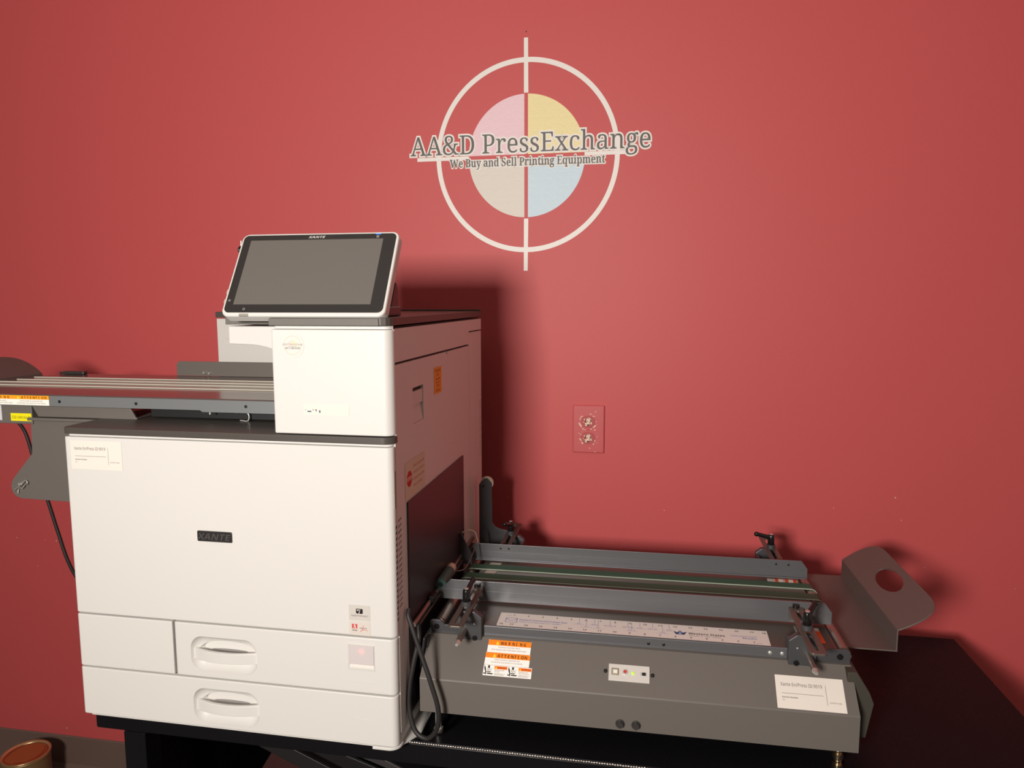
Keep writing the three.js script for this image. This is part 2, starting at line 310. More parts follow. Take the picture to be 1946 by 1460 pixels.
  function scooped(g, xc, yc) {
    const a = new Brush(g), p1 = new RoundedBoxGeometry(.126, .066, .05, 8, .0245).translate(xc, yc, PF + .010), b = new Brush(p1);
    a.updateMatrixWorld(); b.updateMatrixWorld();
    let r = ev.evaluate(a, b, SUBTRACTION);
    const lens = new THREE.CylinderGeometry(.057, .046, .016, 40).rotateX(Math.PI / 2).scale(1, .32, 1).translate(xc, yc + .004, PF - .0115); const c = new Brush(lens); c.updateMatrixWorld(); r.updateMatrixWorld();
    r = ev.evaluate(r, c, SUBTRACTION); return r.geometry;
  }
  function grip(xc, yc) {
    const out = [], inn = []; for (let i = 0; i <= 24; i++) { const u = i / 24 * 2 - 1; out.push([xc + u * .0605, PF - .0055 + .011 * (1 - u * u)]); inn.push([xc + u * .0605, PF - .011 + .0105 * (1 - u * u)]); }
    return prXZ(shapeOf([...out, ...inn.reverse()].reverse()), yc - .0105, yc + .0085, .0009);
  }
  part(t, 'blank_panel', wrapPanel(PX0, -.7865, .7945, .8895, .7425, PF, .0015, .006), M.white);
  const tr1 = part(t, 'paper_tray', scooped(wrapPanel(-.784, PX1 - .001, .7945, .8895, .7425, PF), -.692, .8365), M.white);
  part(tr1, 'tray_grip', grip(-.692, .8345), M.white);
  const tr2 = part(t, 'paper_tray', scooped(wrapPanel(PX0, PX1 - .001, .7045, .7915, .7425, PF), -.692, .7435), M.white);
  for (const [tr, yc] of [[tr1, .8405], [tr2, .7475]]) part(tr, 'pocket_slot', prXY(shapeOf(Array.from({ length: 24 }, (_, i) => [-.692 + Math.cos(i / 24 * 6.2832) * .034, yc - .004 + Math.sin(i / 24 * 6.2832) * .0028])), PF - .0196, PF - .0192), std(lin(.28, .26, .25), .6));
  part(tr2, 'tray_grip', grip(-.692, .7415), M.white);
  part(tr1, 'level_mark', box(-.464, -.421, .8125, .8131, PF - .0004, PF + .0004), M.whiteDim);
  part(tr2, 'level_mark', box(-.464, -.421, .7475, .7481, PF - .0004, PF + .0004), M.whiteDim);
  part(t, 'tray_foot', prXZ(rrect(-.43, PX1 + .0015, .742, PF + .0005, 0, [0, 0, .02, 0]), TY + .003, .7035, .0012), M.white);
  // status window: frame, diffuser, red lamp behind it
  { const w = part(t, 'status_window', prXY(shapeOf([[-.4695, .8335], [-.4225, .8335], [-.4225, .8785], [-.4695, .8785]], [[[-.467, .837], [-.467, .8765], [-.4235, .8765], [-.4235, .837]]]), PF - .002, PF + .0008, .0003), M.whiteDim);
    part(w, 'diffuser', rbox(-.467, -.4235, .8445, .8765, PF + .0002, PF + .0022, .0005), new THREE.MeshPhysicalMaterial({ color: lin(.9, .85, .85), roughness: .75, transmission: .45, thickness: 0 }), 'greyish translucent diffuser');
    part(w, 'red_lamp', cyl([-.4445, .8665, PF + .00005], [-.4445, .8665, PF + .00012], .0042), new THREE.MeshStandardMaterial({ color: 0x400000, emissive: new THREE.Color(1, .12, .12), emissiveIntensity: 3.0 }), 'lit red lamp');
    part(w, 'label_slip', rbox(-.4645, -.4235, .8385, .8438, PF + .0001, PF + .0012, .0003), M.decalWhite); }
  // dark covers
  part(t, 'waist_cover', prXZ((() => { const q = new THREE.Shape(); q.moveTo(PX0 - .001, .2915); q.lineTo(-.583, .2915); q.lineTo(-.583, .7455); q.lineTo(PX1 + .0025, .7455); q.lineTo(PX1 + .0025, PF - .017); q.absarc(PX1 - .0175, PF - .017, .02, 0, Math.PI / 2, false); q.lineTo(PX0 + .011, PF + .003); q.absarc(PX0 + .011, PF - .009, .012, Math.PI / 2, Math.PI, false); q.closePath(); return q; })(), 1.2098, 1.2208, .0012), M.cap, 'dark grey waist cover');
  { const s = shapeOf([[-.975, PB], [PX1 + .0005, PB], [PX1 + .0005, .748], [-.3875, .756], [-.392, .7625], [-.399, PF + .001], [-.582, PF + .001], [-.584, .722], [-.6835, .722], [-.6835, .294], [-.975, .294]].map(([x, z]) => [x, z]));
    const c = part(t, 'top_cover', prXZ(s, 1.3945, 1.4075, .0012), M.cap, 'dark grey top cover');
    part(c, 'rear_ridge', rbox(-.975, PX1 + .0005, 1.4075, 1.4115, PB, .15, .001), M.cap);
    part(c, 'front_band', [rbox(-.6845, -.5845, 1.3945, 1.406, .7215, .7245, .001), rbox(-.584, -.402, 1.3945, 1.406, PF + .0005, PF + .0032, .001)], M.capEdge); }
  // side cover plate, dark
  part(t, 'side_cover_plate', prZY(shapeOf([[.7, .73], [.7, 1.1], [.325, 1.1], [.325, .925], [.335, .9], [.335, .73]].reverse()), -.3853, -.3825, .0006), M.plate, 'dark grey cover plate');
  // nameplate
  { const n = part(t, 'nameplate', prXY(rrect(-.7285, -.6655, 1.0355, 1.0535, .0022), PF - .0003, PF + .0018, .0006), std(lin(.03, .027, .027), .35), 'black nameplate');
    const l = letters(sansB, 'XANTE', -.7275, -.6695, 1.0393, .0105, .0009); const sh = new THREE.Matrix4().set(1, .28, 0, -.28 * 1.0393 - .0005, 0, 1, 0, 0, 0, 0, 1, PF + .0016, 0, 0, 0, 1); l.applyMatrix4(sh);
    part(n, 'raised_letters', l, std(lin(.14, .13, .13), .35, .5)); }
  // ---- control panel in its own tilted frame
  const th = Math.atan2(.08, .132), PW = .274, PH = .1575;
  const hs = rrect(-PW / 2, PW / 2, 0, PH, .0125);
  const cp = local(t, 'control_panel', ext(hs, .019, .0028).translate(0, 0, -.019), M.white, 'white framed control panel');
  cp.position.set(-.529 + .68, 1.4095 - TY, .7685 - .45); cp.rotation.x = -th;
  local(cp, 'panel_back', rbox(-PW / 2 + .012, PW / 2 - .0085, .006, PH - .012, -.031, -.0185, .008), M.white);
  local(cp, 'bezel', ext(rrect(-PW / 2 + .0042, PW / 2 - .0042, .0062, PH - .0042, .0085), .0016, .0003).translate(0, 0, -.0006), M.bezel, 'black bezel');
  local(cp, 'screen', box(-.119, .1115, .0205, PH - .0145, .0004, .0012), M.screen, 'switched-off grey screen');
  { const l = letters(sansB, 'XANTE', -.018, .010, PH - .0115, .0042, .0002); l.applyMatrix4(new THREE.Matrix4().set(1, .28, 0, -.28 * (PH - .0115), 0, 1, 0, 0, 0, 0, 1, .001, 0, 0, 0, 1)); local(cp, 'brand_letters', l, std(lin(.6, .57, .54), .5)); }
  local(cp, 'blue_light', box(.0975, .1065, PH - .0062, PH - .0046, .0009, .0014), new THREE.MeshStandardMaterial({ color: 0x0a3a80, emissive: new THREE.Color(.05, .3, 1), emissiveIntensity: 1.0 }), 'small lit blue lamp');
  local(cp, 'power_icon', new THREE.RingGeometry(.0013, .0022, 20).translate(.1015, PH - .0102, .0011), std(lin(.5, .47, .45), .5));
  local(cp, 'card_icon', new THREE.RingGeometry(.0014, .0022, 4).translate(-.1275, .028, .0011), std(lin(.5, .47, .45), .5));
  local(cp, 'page_icon', new THREE.RingGeometry(.0016, .0023, 4, 1, Math.PI / 4).translate(-.0985, .0122, .0011), std(lin(.5, .47, .45), .5));
  local(cp, 'slot_insert', rbox(-.105, -.089, .0002, .0045, -.008, .0003, .0005), std(lin(.36, .33, .29), .6));
  local(cp, 'edge_key', rbox(-PW / 2 - .0003, -PW / 2 + .003, .024, .031, -.008, .0001, .0005), std(lin(.56, .49, .40), .6));
  local(cp, 'edge_key', rbox(-PW / 2 - .0003, -PW / 2 + .003, .041, .049, -.008, .0001, .0005), std(lin(.56, .49, .40), .6));
  part(t, 'panel_mount', [rbox(-.50, -.400, 1.4078, 1.424, .665, .725, .003), prZY([[.672, 1.42], [.712, 1.42], [.692, 1.455], [.682, 1.462], [.676, 1.455]], -.47, -.4015, .002)], std(lin(.035, .025, .025), .35), 'dark hinge mount');
  { const u = part(t, 'plug_adapter', [tube([[-.672, 1.514, .655], [-.683, 1.5135, .656], [-.692, 1.516, .656], [-.694, 1.522, .656], [-.688, 1.5265, .656], [-.672, 1.526, .655]], .0024, 40, 8)], M.lever, 'black adapter on the panel back');
    part(u, 'metal_plug', rbox(-.690, -.671, 1.5165, 1.5245, .652, .658, .0008), std(lin(.3, .28, .28), .35, .8));
    part(u, 'tie_end', cyl([-.6895, 1.527, .657], [-.689, 1.536, .657], .0011), M.decalWhite); }
  // ---- stickers
  const tag = canvasTex(640, 320, (g, w, h) => {
    g.fillStyle = '#eee6dd'; g.fillRect(0, 0, w, h); g.fillStyle = '#5a5350'; g.font = '46px sans-serif'; g.fillText('Xante En/Press ID:9019', 48, 104, 392);
    g.fillRect(52, 172, 390, 3); g.fillRect(468, 70, 3, 190); g.font = 'bold 19px sans-serif'; g.fillText('Auction Number', 52, 218); g.font = '18px sans-serif'; g.fillText('70', 54, 246); g.fillText('SCHPCTT-H60', 492, 240, 120);
  });
  M.tag = std(0xffffff, .5, 0, { map: tag });
  part(t, 'asset_label', sheetZ(-.9595, -.8615, 1.149, 1.1985, PF + .0004), M.tag, 'white asset label');
  part(t, 'round_sticker', new THREE.CircleGeometry(.0195, 40).translate(-.546, 1.3635, PF + .0004), std(0xffffff, .35, 0, { map: canvasTex(256, 256, (g, w, h) => {
    g.fillStyle = '#e3dfd9'; g.fillRect(0, 0, w, h); g.strokeStyle = '#d8d2c6'; g.lineWidth = 10; g.beginPath(); g.arc(128, 128, 96, 0, 7); g.stroke(); g.fillStyle = '#e6dcc0'; g.beginPath(); g.arc(128, 128, 56, -1.57, 0); g.lineTo(128, 128); g.fill(); g.fillStyle = '#e6d5ce'; g.beginPath(); g.arc(128, 128, 56, 3.14, 4.71); g.lineTo(128, 128); g.fill();
    g.fillStyle = '#8d857b'; g.font = '30px serif'; g.fillText('AA&D PressExchange', 14, 128, 228); g.fillRect(86, 136, 86, 3); g.fillStyle = '#55524f'; g.font = 'bold 27px serif'; g.fillText('(817) 386-0536', 44, 166, 168);
  }) }), 'round pale sticker with phone number');
  part(t, 'blank_label', sheetZ(-.531, -.455, 1.2535, 1.2705, PF + .0004), std(0xffffff, .5, 0, { map: canvasTex(256, 60, (g, w, h) => { g.fillStyle = '#e9e3d9'; g.fillRect(0, 0, w, h); g.fillStyle = '#4a5a78'; g.fillRect(22, 36, 22, 7); g.fillRect(88, 32, 8, 14); g.fillStyle = '#7a3a3a'; g.beginPath(); g.moveTo(66, 28); g.lineTo(76, 28); g.lineTo(73, 42); g.fill(); g.fillStyle = '#555'; g.fillRect(52, 28, 5, 5); g.fillRect(10, 30, 4, 4); }) }), 'torn white label with blue and red marks');
  part(t, 'script_sticker', sheetZ(-.4645, -.4285, .9185, .9445, PF + .0004), std(0xffffff, .45, 0, { map: canvasTex(256, 190, (g, w, h) => { g.fillStyle = '#d2ccc5'; g.fillRect(0, 0, w, h); g.fillStyle = '#1f1c1c'; g.beginPath(); g.roundRect(86, 42, 82, 62, 14); g.fill(); g.fillStyle = '#d2ccc5'; g.beginPath(); g.moveTo(112, 110); g.lineTo(132, 50); g.lineTo(142, 34); g.lineTo(136, 62); g.lineTo(126, 108); g.fill(); g.beginPath(); g.moveTo(90, 60); g.lineTo(124, 44); g.lineTo(112, 74); g.fill(); g.fillStyle = '#4d4747'; g.font = '30px sans-serif'; g.fillText('Adobe PostScript 3', 26, 140, 204); }) }), 'small grey sticker with black emblem');
  part(t, 'acrobat_sticker', sheetZ(-.4645, -.4285, .8935, .9165, PF + .0004), std(0xffffff, .45, 0, { map: canvasTex(256, 168, (g, w, h) => { g.fillStyle = '#dcd3cb'; g.fillRect(0, 0, w, h); g.fillStyle = '#d4524f'; g.fillRect(32, 30, 66, 56); g.fillStyle = '#dcd3cb'; g.beginPath(); g.moveTo(50, 86); g.lineTo(60, 30); g.lineTo(70, 30); g.lineTo(84, 86); g.lineTo(72, 86); g.lineTo(66, 62); g.lineTo(54, 86); g.fill(); g.fillStyle = '#4d4747'; g.font = 'bold 26px sans-serif'; g.fillText('Adobe', 34, 116, 62); g.font = 'bold 17px sans-serif'; g.fillText('Adobe PDF', 126, 82, 88); g.strokeStyle = '#d4524f'; g.lineWidth = 5; g.beginPath(); g.moveTo(168, 38); g.bezierCurveTo(176, 70, 160, 100, 132, 122); g.moveTo(136, 118); g.bezierCurveTo(160, 90, 196, 88, 222, 104); g.stroke(); }) }), 'small sticker with red emblem');
  part(t, 'orange_label', sheetX(.53, .481, 1.2585, 1.3085, -.3851), std(0xffffff, .55, 0, { map: canvasTex(256, 256, (g, w, h) => { g.fillStyle = '#f7a51e'; g.fillRect(0, 0, w, h); g.fillStyle = '#7a3208'; g.textAlign = 'center'; g.font = 'bold 34px sans-serif'; for (const [s, y] of [['Satisfy Post', 46], ['roll ?', 86], ['Close Dot', 126], ['I NOT', 192], ['Spin Dot', 236]]) g.fillText(s, 128, y, 200); g.fillRect(50, 146, 150, 6); }) }), 'orange hand-cut note');
  part(t, 'stop_label', sheetX(.706, .596, 1.1035, 1.166, -.3851), std(0xffffff, .55, 0, { map: canvasTex(352, 200, (g, w, h) => { g.fillStyle = '#ddd2bb'; g.fillRect(0, 0, w, h); g.fillStyle = '#c62a1e'; g.beginPath(); for (let i = 0; i < 8; i++) g.lineTo(72 + 46 * Math.cos((i + .5) * .7854), 96 + 46 * Math.sin((i + .5) * .7854)); g.fill(); g.fillStyle = '#f6e8da'; g.font = 'bold 32px sans-serif'; g.textAlign = 'center'; g.fillText('STOP', 72, 107, 78); g.textAlign = 'left'; g.fillStyle = '#b5805a'; g.font = 'bold 20px sans-serif'; for (const [s, y] of [['Please be sure you hold', 48], ['down jam all of fuser at', 84], ['opening the side door', 120], ['always to feeder', 156]]) g.fillText(s, 138, y, 200); }) }), 'tan label with red octagon');
}

// ================================================================= DELIVERY CONVEYOR (left)
function trayGeo(x0, xr, zA, zB, yF, dir, rise = .034) {               // flat sheet, short riser, sloped hand flange with a slot hole
  const th = .0025, L = Math.abs(xr - x0);
  const mid = (zA + zB) / 2, hw = (zB - zA) / 2, ang = Math.atan2(.041, .066);
  const s = new THREE.Shape(); s.moveTo(-hw, 0); s.bezierCurveTo(-hw - .008, .03, -hw - .006, .055, -hw + .012, .068); s.bezierCurveTo(-hw + .03, .079, -hw + .05, .078, -hw + .09, .078); s.lineTo(hw - .09, .078);
  s.bezierCurveTo(hw - .05, .078, hw - .03, .079, hw - .012, .068); s.bezierCurveTo(hw + .006, .055, hw + .008, .03, hw, 0); s.closePath();
  s.holes.push(new THREE.Path(Array.from({ length: 32 }, (_, i) => new THREE.Vector2(Math.cos(-i / 32 * 6.2832) * .054, .044 + Math.sin(-i / 32 * 6.2832) * .0215))));
  const fl = ext(s, th, .0006, 8), c = Math.cos(ang), si = Math.sin(ang);
  // u -> z, v -> up the slope, w -> sheet thickness
  fl.applyMatrix4(new THREE.Matrix4().set(0, dir * c, -dir * si, xr, 0, si, c, yF + rise, dir > 0 ? 1 : -1, 0, 0, mid, 0, 0, 0, 1));
  const xs = [x0, xr].sort((a, b) => a - b);
  return [rbox(xs[0], xs[1] + .0005, yF - th, yF, zA, zB, .0008), rbox(dir > 0 ? xr - th : xr, dir > 0 ? xr : xr + th, yF - th, yF + rise + .002, zA, zB, .0011), fl];
}
{
  const t = thing('delivery_conveyor', 'grey belt conveyor reaching into the paper exit of the white printer', 'conveyor', [-1.0, 1.2209, .5]);
  const x1 = -.586, x0 = -1.355, yb = 1.262;
  part(t, 'conveyor_bed', rbox(x0, x1, yb - .008, yb, .325, .674, .0015), M.bed, 'glossy dark bed');
  for (const z of [.419, .465, .508, .557]) part(t, 'drive_cord', new THREE.CapsuleGeometry(.0014, x1 - x0 - .012, 6, 12).rotateZ(Math.PI / 2).translate((x0 + x1) / 2, yb + .0012, z), M.cord, 'pale round drive cord');
  part(t, 'bed_groove', [.419, .465, .508, .557].map(z => box(x0 + .004, x1, yb, yb + .0002, z + .0012, z + .0045)), M.bracket);
  part(t, 'front_rail', prXY([[x0, 1.2415], [-.77, 1.2415], [-.765, 1.2385], [x1, 1.2385], [x1, 1.2605], [x0, 1.2605]], .6745, .679, .0006), M.railGrey, 'blue-grey front rail');
  for (const x of [-1.052, -.895, -.681]) part(t, 'rail_screw', cyl([x, 1.2505, .6785], [x, 1.2505, .6796], .0028), M.black);
  part(t, 'rail_pin', cyl([-.752, 1.2345, .676], [-.752, 1.241, .676], .0016), M.steel);
  part(t, 'rear_rail', rbox(x0, x1, 1.2385, 1.2605, .3205, .325, .001), M.railGrey);
  part(t, 'back_stop', prXY([[-1.056, 1.2625], [-.60, 1.2625], [-.60, 1.2955], [-1.050, 1.2955], [-1.056, 1.2885]], .327, .330, .0006), M.paintGrey, 'upright grey back stop');
  part(t, 'stop_screw', [cyl([-.985, 1.2705, .330], [-.985, 1.2705, .336], .0024), cyl([-.972, 1.2695, .330], [-.972, 1.2695, .336], .0024)], M.steel);
  part(t, 'latch', [rbox(-1.338, -1.285, 1.2622, 1.270, .334, .348, .002), cyl([-1.335, 1.266, .34], [-1.345, 1.266, .352], .003)], std(lin(.1, .09, .085), .3, .6), 'small metal latch');
  part(t, 'end_tray', trayGeo(x0 - .004, -1.40, .345, .655, 1.258, -1, .004), M.tray, 'bent grey end tray');
  part(t, 'side_housing', rbox(x0, -1.1195, 1.2055, 1.241, .60, .672, .0015), M.paintGrey);
  part(t, 'mounting_bracket', [prXY([[-1.1165, 1.2405], [-1.1045, 1.2205], [-.9, 1.2205], [-.912, 1.2405]], .669, .6735, .0006), rbox(-1.1, -.9, 1.2212, 1.2235, .60, .672, .0008)], M.paintGrey, 'sloped mounting bracket');
  part(t, 'bracket_lip', rbox(-1.128, -.976, 1.2125, 1.2185, .60, .676, .002), M.paintGrey);
  { const s = shapeOf([[-1.122, 1.2155], [-1.1265, 1.2105], [-1.129, 1.149], [-1.172, 1.102], [-1.179, 1.092], [-1.181, 1.08], [-1.177, 1.070], [-1.169, 1.0635], [-1.158, 1.061], [-.975, 1.058], [-.975, 1.2155]]);
    const hp = part(t, 'hanger_plate', prXY(s, .6645, .6685, .0006), M.paintGrey, 'dark grey hanger plate');
    part(hp, 'hitch_pin', tube([[-1.172, 1.0775, .6715], [-1.157, 1.0865, .672], [-1.152, 1.09, .6725], [-1.148, 1.0945, .673], [-1.1445, 1.0975, .673], [-1.1405, 1.096, .673], [-1.1405, 1.0915, .673], [-1.146, 1.0895, .673], [-1.1495, 1.0845, .673], [-1.1535, 1.0815, .672], [-1.158, 1.0825, .6715], [-1.163, 1.0795, .671]], .0009, 120, 8), M.steel, 'bright wire hitch pin');
    part(hp, 'pin_stub', cyl([-1.1555, 1.0905, .668], [-1.1555, 1.0905, .676], .0028), M.steel);
    part(hp, 'pin_stub', cyl([-1.163, 1.079, .6705], [-1.1638, 1.072, .6715], .001), M.steel); }
  part(t, 'drive_housing', rbox(-.885, -.60, 1.2225, 1.2385, .38, .655, .002), M.black);
  part(t, 'cable_hook', tube([[-.712, 1.2365, .662], [-.692, 1.2372, .662], [-.6865, 1.234, .662], [-.6862, 1.226, .662], [-.6885, 1.2225, .662], [-.703, 1.2228, .662]], .0012, 60, 8), M.steel, 'bright metal hook');
  const warnBand = (g, x, w, word, sp, l1, l2) => { g.fillStyle = '#ffa51c'; g.fillRect(x, 0, w, 46); g.fillStyle = '#fffaf2'; g.fillRect(x, 46, w, 70); g.fillStyle = '#ffe53a'; g.strokeStyle = '#b88a10'; g.lineWidth = 2; g.beginPath(); g.moveTo(x + 34, 40); g.lineTo(x + 54, 6); g.lineTo(x + 74, 40); g.closePath(); g.fill(); g.stroke(); g.fillStyle = '#4a1e08'; g.font = 'bold 38px sans-serif'; [...word].forEach((c, i) => g.fillText(c, x + 92 + i * sp, 38)); g.font = '19px sans-serif'; g.fillStyle = '#6d6560'; g.textAlign = 'center'; g.fillText(l1, x + w / 2, 74, w * .82); g.fillText(l2, x + w / 2, 100, w * .94); g.textAlign = 'left'; };
  part(t, 'warning_label', sheetZ(-1.224, -1.0735, 1.2425, 1.2605, .6796), std(0xffffff, .5, 0, { map: canvasTex(840, 116, g => { warnBand(g, 0, 420, 'WARNING', 42, 'HAZARDOUS MOVING PARTS', 'KEEP FINGERS AND OTHER BODY PARTS AWAY'); warnBand(g, 420, 420, 'ATTENTION', 34, 'PIÈCES MOBILES DANGEREUSES', 'ATTENTION AUX DOIGTS ET AUX MAINS'); }) }), 'orange and white warning strip');
  part(t, 'number_label', sheetZ(-1.165, -1.1205, 1.211, 1.2255, .6724), std(0xffffff, .5, 0, { map: canvasTex(256, 84, (g, w, h) => { g.fillStyle = '#f7ea12'; g.fillRect(0, 0, w, h); g.fillStyle = '#4a4210'; g.font = '44px serif'; g.fillText('250-100144.03', 12, 60, 236); }) }), 'yellow number label');
  part(t, 'paper_label', sheetZ(-1.21, -1.184, 1.2115, 1.240, .6724), std(lin(.66, .64, .68), .6));
}

// ================================================================= FEED CONVEYOR (right)
{
  const O = V(-.33, TY, .70);
  const t = thing('feed_conveyor', 'dark grey belt feeder with side guides and ruler standing beside the printer', 'conveyor', [O.x, O.y, O.z], .0105);
  OFF.set(t, V(0, TY, 0));                                // written in its own x and z, room heights
  const fx0 = -.035, fx1 = .664, ZM = -.521;              // ZM mirrors front to back
  // chassis skins
  const sl = .0016;
  part(t, 'front_cover', prZY([[.01, .7405], [.01, .7982], [.0097, .7992], [.0091, .8000], [.0081, .8010], [-.0505, .8515], [-.058, .8515], [-.058, .8495], [-.0515, .8495], [.008, .7985], [.008, .7405]], fx0, fx1, .0004), M.paintGrey, 'sloped dark grey front cover');
  part(t, 'rear_cover', prZY([[ZM - .01, .7405], [ZM - .01, .7995], [ZM + .0505, .8515], [ZM + .058, .8515], [ZM + .058, .8495], [ZM + .0515, .8495], [ZM - .008, .7985], [ZM - .008, .7405]].reverse(), fx0, fx1, .0004), M.paintGrey);
  part(t, 'front_rail', rbox(.004, .578, .836, .8685, -.0625, -.0585, .0012), M.guide, 'blue-grey front rail');
  part(t, 'rear_rail', rbox(.004, .60, .836, .8685, ZM + .0585, ZM + .0625, .0012), M.guide);
  part(t, 'deck', [box(.0, .648, .862, .8683, ZM + .0627, -.0627)], M.deck, 'dark deck');
  part(t, 'inner_frame', [box(fx0 + .01, fx1 - .01, .75, .855, ZM + .068, -.068)], M.black);
  part(t, 'end_cover', prXY([[.654, .7425], [.685, .7425], [.695, .80], [.688, .818], [.668, .85], [.654, .85]], ZM + .06, -.03, .001), std(lin(.05, .045, .034), .6), 'dark end cover');
  part(t, 'end_cover', prXY([[-.031, .7425], [-.045, .7425], [-.047, .80], [-.04, .85], [-.031, .85]].reverse(), ZM + .06, -.03, .001), M.bracket);
  // end brackets and rollers
  for (const [a, b, sgn] of [[fx0, .012, 1], [.622, fx1, -1]]) for (const z of [-.0605, ZM + .0605 - .004]) {
    const out = sgn > 0 ? [[a, .8455], [b + .03, .8455], [b + .03, .8655], [-.008, .8655], [-.016, .8735], [a + .004, .8735], [a, .870]] : [[b, .8455], [b, .870], [b - .004, .8735], [b - .03, .8735], [b - .042, .865], [a - .045, .865], [a - .045, .8455]];
    const e = part(t, 'end_bracket', prXY(sgn > 0 ? out : out, z, z + .004, .0005), M.bracket);
    if (z > -.2) { const xc = sgn > 0 ? -.0225 : .648; part(e, 'axle_screw', [cyl([xc, .862, z + .003], [xc, .862, z + .0062], .0048), cyl([xc, .862, z + .006], [xc, .862, z + .0064], .0024)], M.lever); }
  }
  for (const x of [-.0205, .6605]) { const r = part(t, 'end_roller', cyl([x, .8575, ZM + .075], [x, .8575, -.078], .0102, .0102, 24), M.rollerSteel, 'steel end roller'); part(r, 'roller_collar', cyl([x, .8575, -.078], [x, .8575, -.0685], .0085, .0085, 20), M.steel); }
  // belts: flat loops round the rollers, pale cut edge
  for (const [z0, z1] of [[-.344, -.319], [-.294, -.267]]) {
    const loop = (r) => { const p = []; for (let i = 0; i <= 10; i++) { const a = (90 + i * 18) * R; p.push([-.0205 + Math.cos(a) * r, .8575 + Math.sin(a) * r]); } for (let i = 0; i <= 10; i++) { const a = (270 + i * 18) * R; p.push([.6605 + Math.cos(a) * r, .8575 + Math.sin(a) * r]); } return p; };
    const bl = part(t, 'belt', prXY(shapeOf(loop(.0130), [loop(.0108).reverse()]), z0, z1), M.belt, 'green flat belt');
    part(bl, 'belt_edge', prXY(shapeOf(loop(.01305), [loop(.0112).reverse()]), z1, z1 + .0012), M.beltEdge, 'pale cut belt edge');
  }
  // side guides
  const guide = (z, xa, xb, yb, yt, f) => [prXY([[xa, yb], [xb, yb], [xb, yt - .016], [xb - .012, yt], [xa + .026, yt], [xa, yt - .028]], z - .0015, z + .0015, .0004), rbox(xa + .008, xb - .004, yb + .0185, yb + .0195, z + .0012, z + .002, .0003), f ? rbox(xa + .004, xb - .004, yb - .0005, yb + .0025, z, z + .0065, .001) : rbox(xa + .004, xb - .004, yb - .0005, yb + .002, z - .01, z, .0006)];
  part(t, 'side_guide', guide(-.153, -.0475, .658, .8725, .9105, false), M.guide, 'blue-grey side guide');
  const fg = part(t, 'side_guide', guide(-.368, -.0475, .664, .8725, .9085, true), M.guide, 'blue-grey side guide');
  for (const x of [.034, .052, .603, .627]) part(fg, 'guide_screw', sph([x, .8995, -.3662], .0022, 1, 1, .6), M.lever);
  // four clamps
  function clamp(xc, back, lever) {
    const mz = z => back ? ZM - z : z, pz = (a, b) => back ? [mz(b), mz(a)] : [a, b];
    const sgn = xc < .3 ? 1 : -1, X = x => xc + sgn * x;
    let pl = [[X(-.013), .8425], [X(.03), .8425], [X(.03), .888], [X(.018), .8975], [X(-.004), .8975], [X(-.013), .888]]; if (sgn < 0) pl = pl.reverse();
    const [za, zb] = pz(-.0585, -.0455), [ta, tb] = pz(-.078, -.0585);
    const b = part(t, 'clamp_bracket', [prXY(pl, za, zb, .0012), rbox(Math.min(X(.024), X(.03)), Math.max(X(.024), X(.03)), .868, .886, ta, tb, .001), rbox(Math.min(X(-.013), X(-.008)), Math.max(X(-.013), X(-.008)), .872, .892, ta, tb, .001)], M.bracket, 'dark clamp bracket');
    for (const [dx, y] of [[.018, .8515], [-.006, .8515]]) { const f = back ? mz(-.0455) : -.0455, d = back ? -1 : 1; part(b, 'cap_screw', [cyl([X(dx), y, f], [X(dx), y, f + d * .003], .0042), cyl([X(dx), y, f + d * .003], [X(dx), y, f + d * .0033], .0021)], M.lever); }
    part(b, 'adjust_hole', cyl([X(.017), .876, mz(-.0465)], [X(.017), .876, mz(-.0452)], .0016), M.steel);
    // slotted arm, guide to front
    const [a0, a1] = pz(-.152, .022), ya = .9005, w = .0125;
    const ash = rrect(xc - w, xc + w, a0, a1, .006); ash.holes.push(new THREE.Path(rrect(xc - .0035, xc + .0035, a0 + .018, a1 - .012, .0034).getPoints(6).reverse()));
    const arm = part(b, 'slotted_arm', prXZ(ash, ya - .003, ya + .001, .0007), M.arm, 'slotted flat arm');
    part(b, 'arm_screw', [cyl([xc, ya + .001, mz(-.147)], [xc, ya + .0065, mz(-.147)], .0055), cyl([xc, ya + .0065, mz(-.147)], [xc, ya + .0068, mz(-.147)], .003)], M.lever);
    part(b, 'arm_tab', rbox(xc - .011, xc + .011, .878, ya - .003, ...pz(-.1515, -.1485), .0006), M.arm);
    part(b, 'guide_rod', cyl([xc, .8645, mz(-.148)], [xc, .8645, mz(.002)], .0048), M.rollerSteel);
    part(b, 'rod_tip', cyl([xc, .8645, mz(.002)], [xc, .8645, mz(.012)], .0048, .0026), M.steel, 'bright chamfered rod tip');
    // lever
    const hz = mz(-.062), hx = xc;
    part(b, 'clamp_collar', cyl([hx, ya + .001, hz], [hx, ya + .0095, hz], .0088), M.bracket);
    const [lx, lz] = [Math.sin(lever) * .034, -Math.cos(lever) * .034];
    part(b, 'clamp_lever', [new THREE.LatheGeometry([[0, 0], [.0068, 0], [.0068, .012], [.0062, .0195], [.004, .0215], [0, .022]].map(p => new THREE.Vector2(...p)), 24).translate(hx, ya + .0095, hz), cyl([hx, ya + .024, hz], [hx + lx, ya + .034, hz + lz], .0048, .0042), sph([hx + lx, ya + .034, hz + lz], .0052)], M.lever, 'black clamp lever');
    part(b, 'lever_screw', [cyl([hx, ya + .0312, hz], [hx, ya + .0325, hz], .0038)], M.steel);
  }
  clamp(.0305, false, .12); clamp(.597, false, .55); clamp(.0405, true, Math.PI + .25); clamp(.6085, true, Math.PI + 1.25);
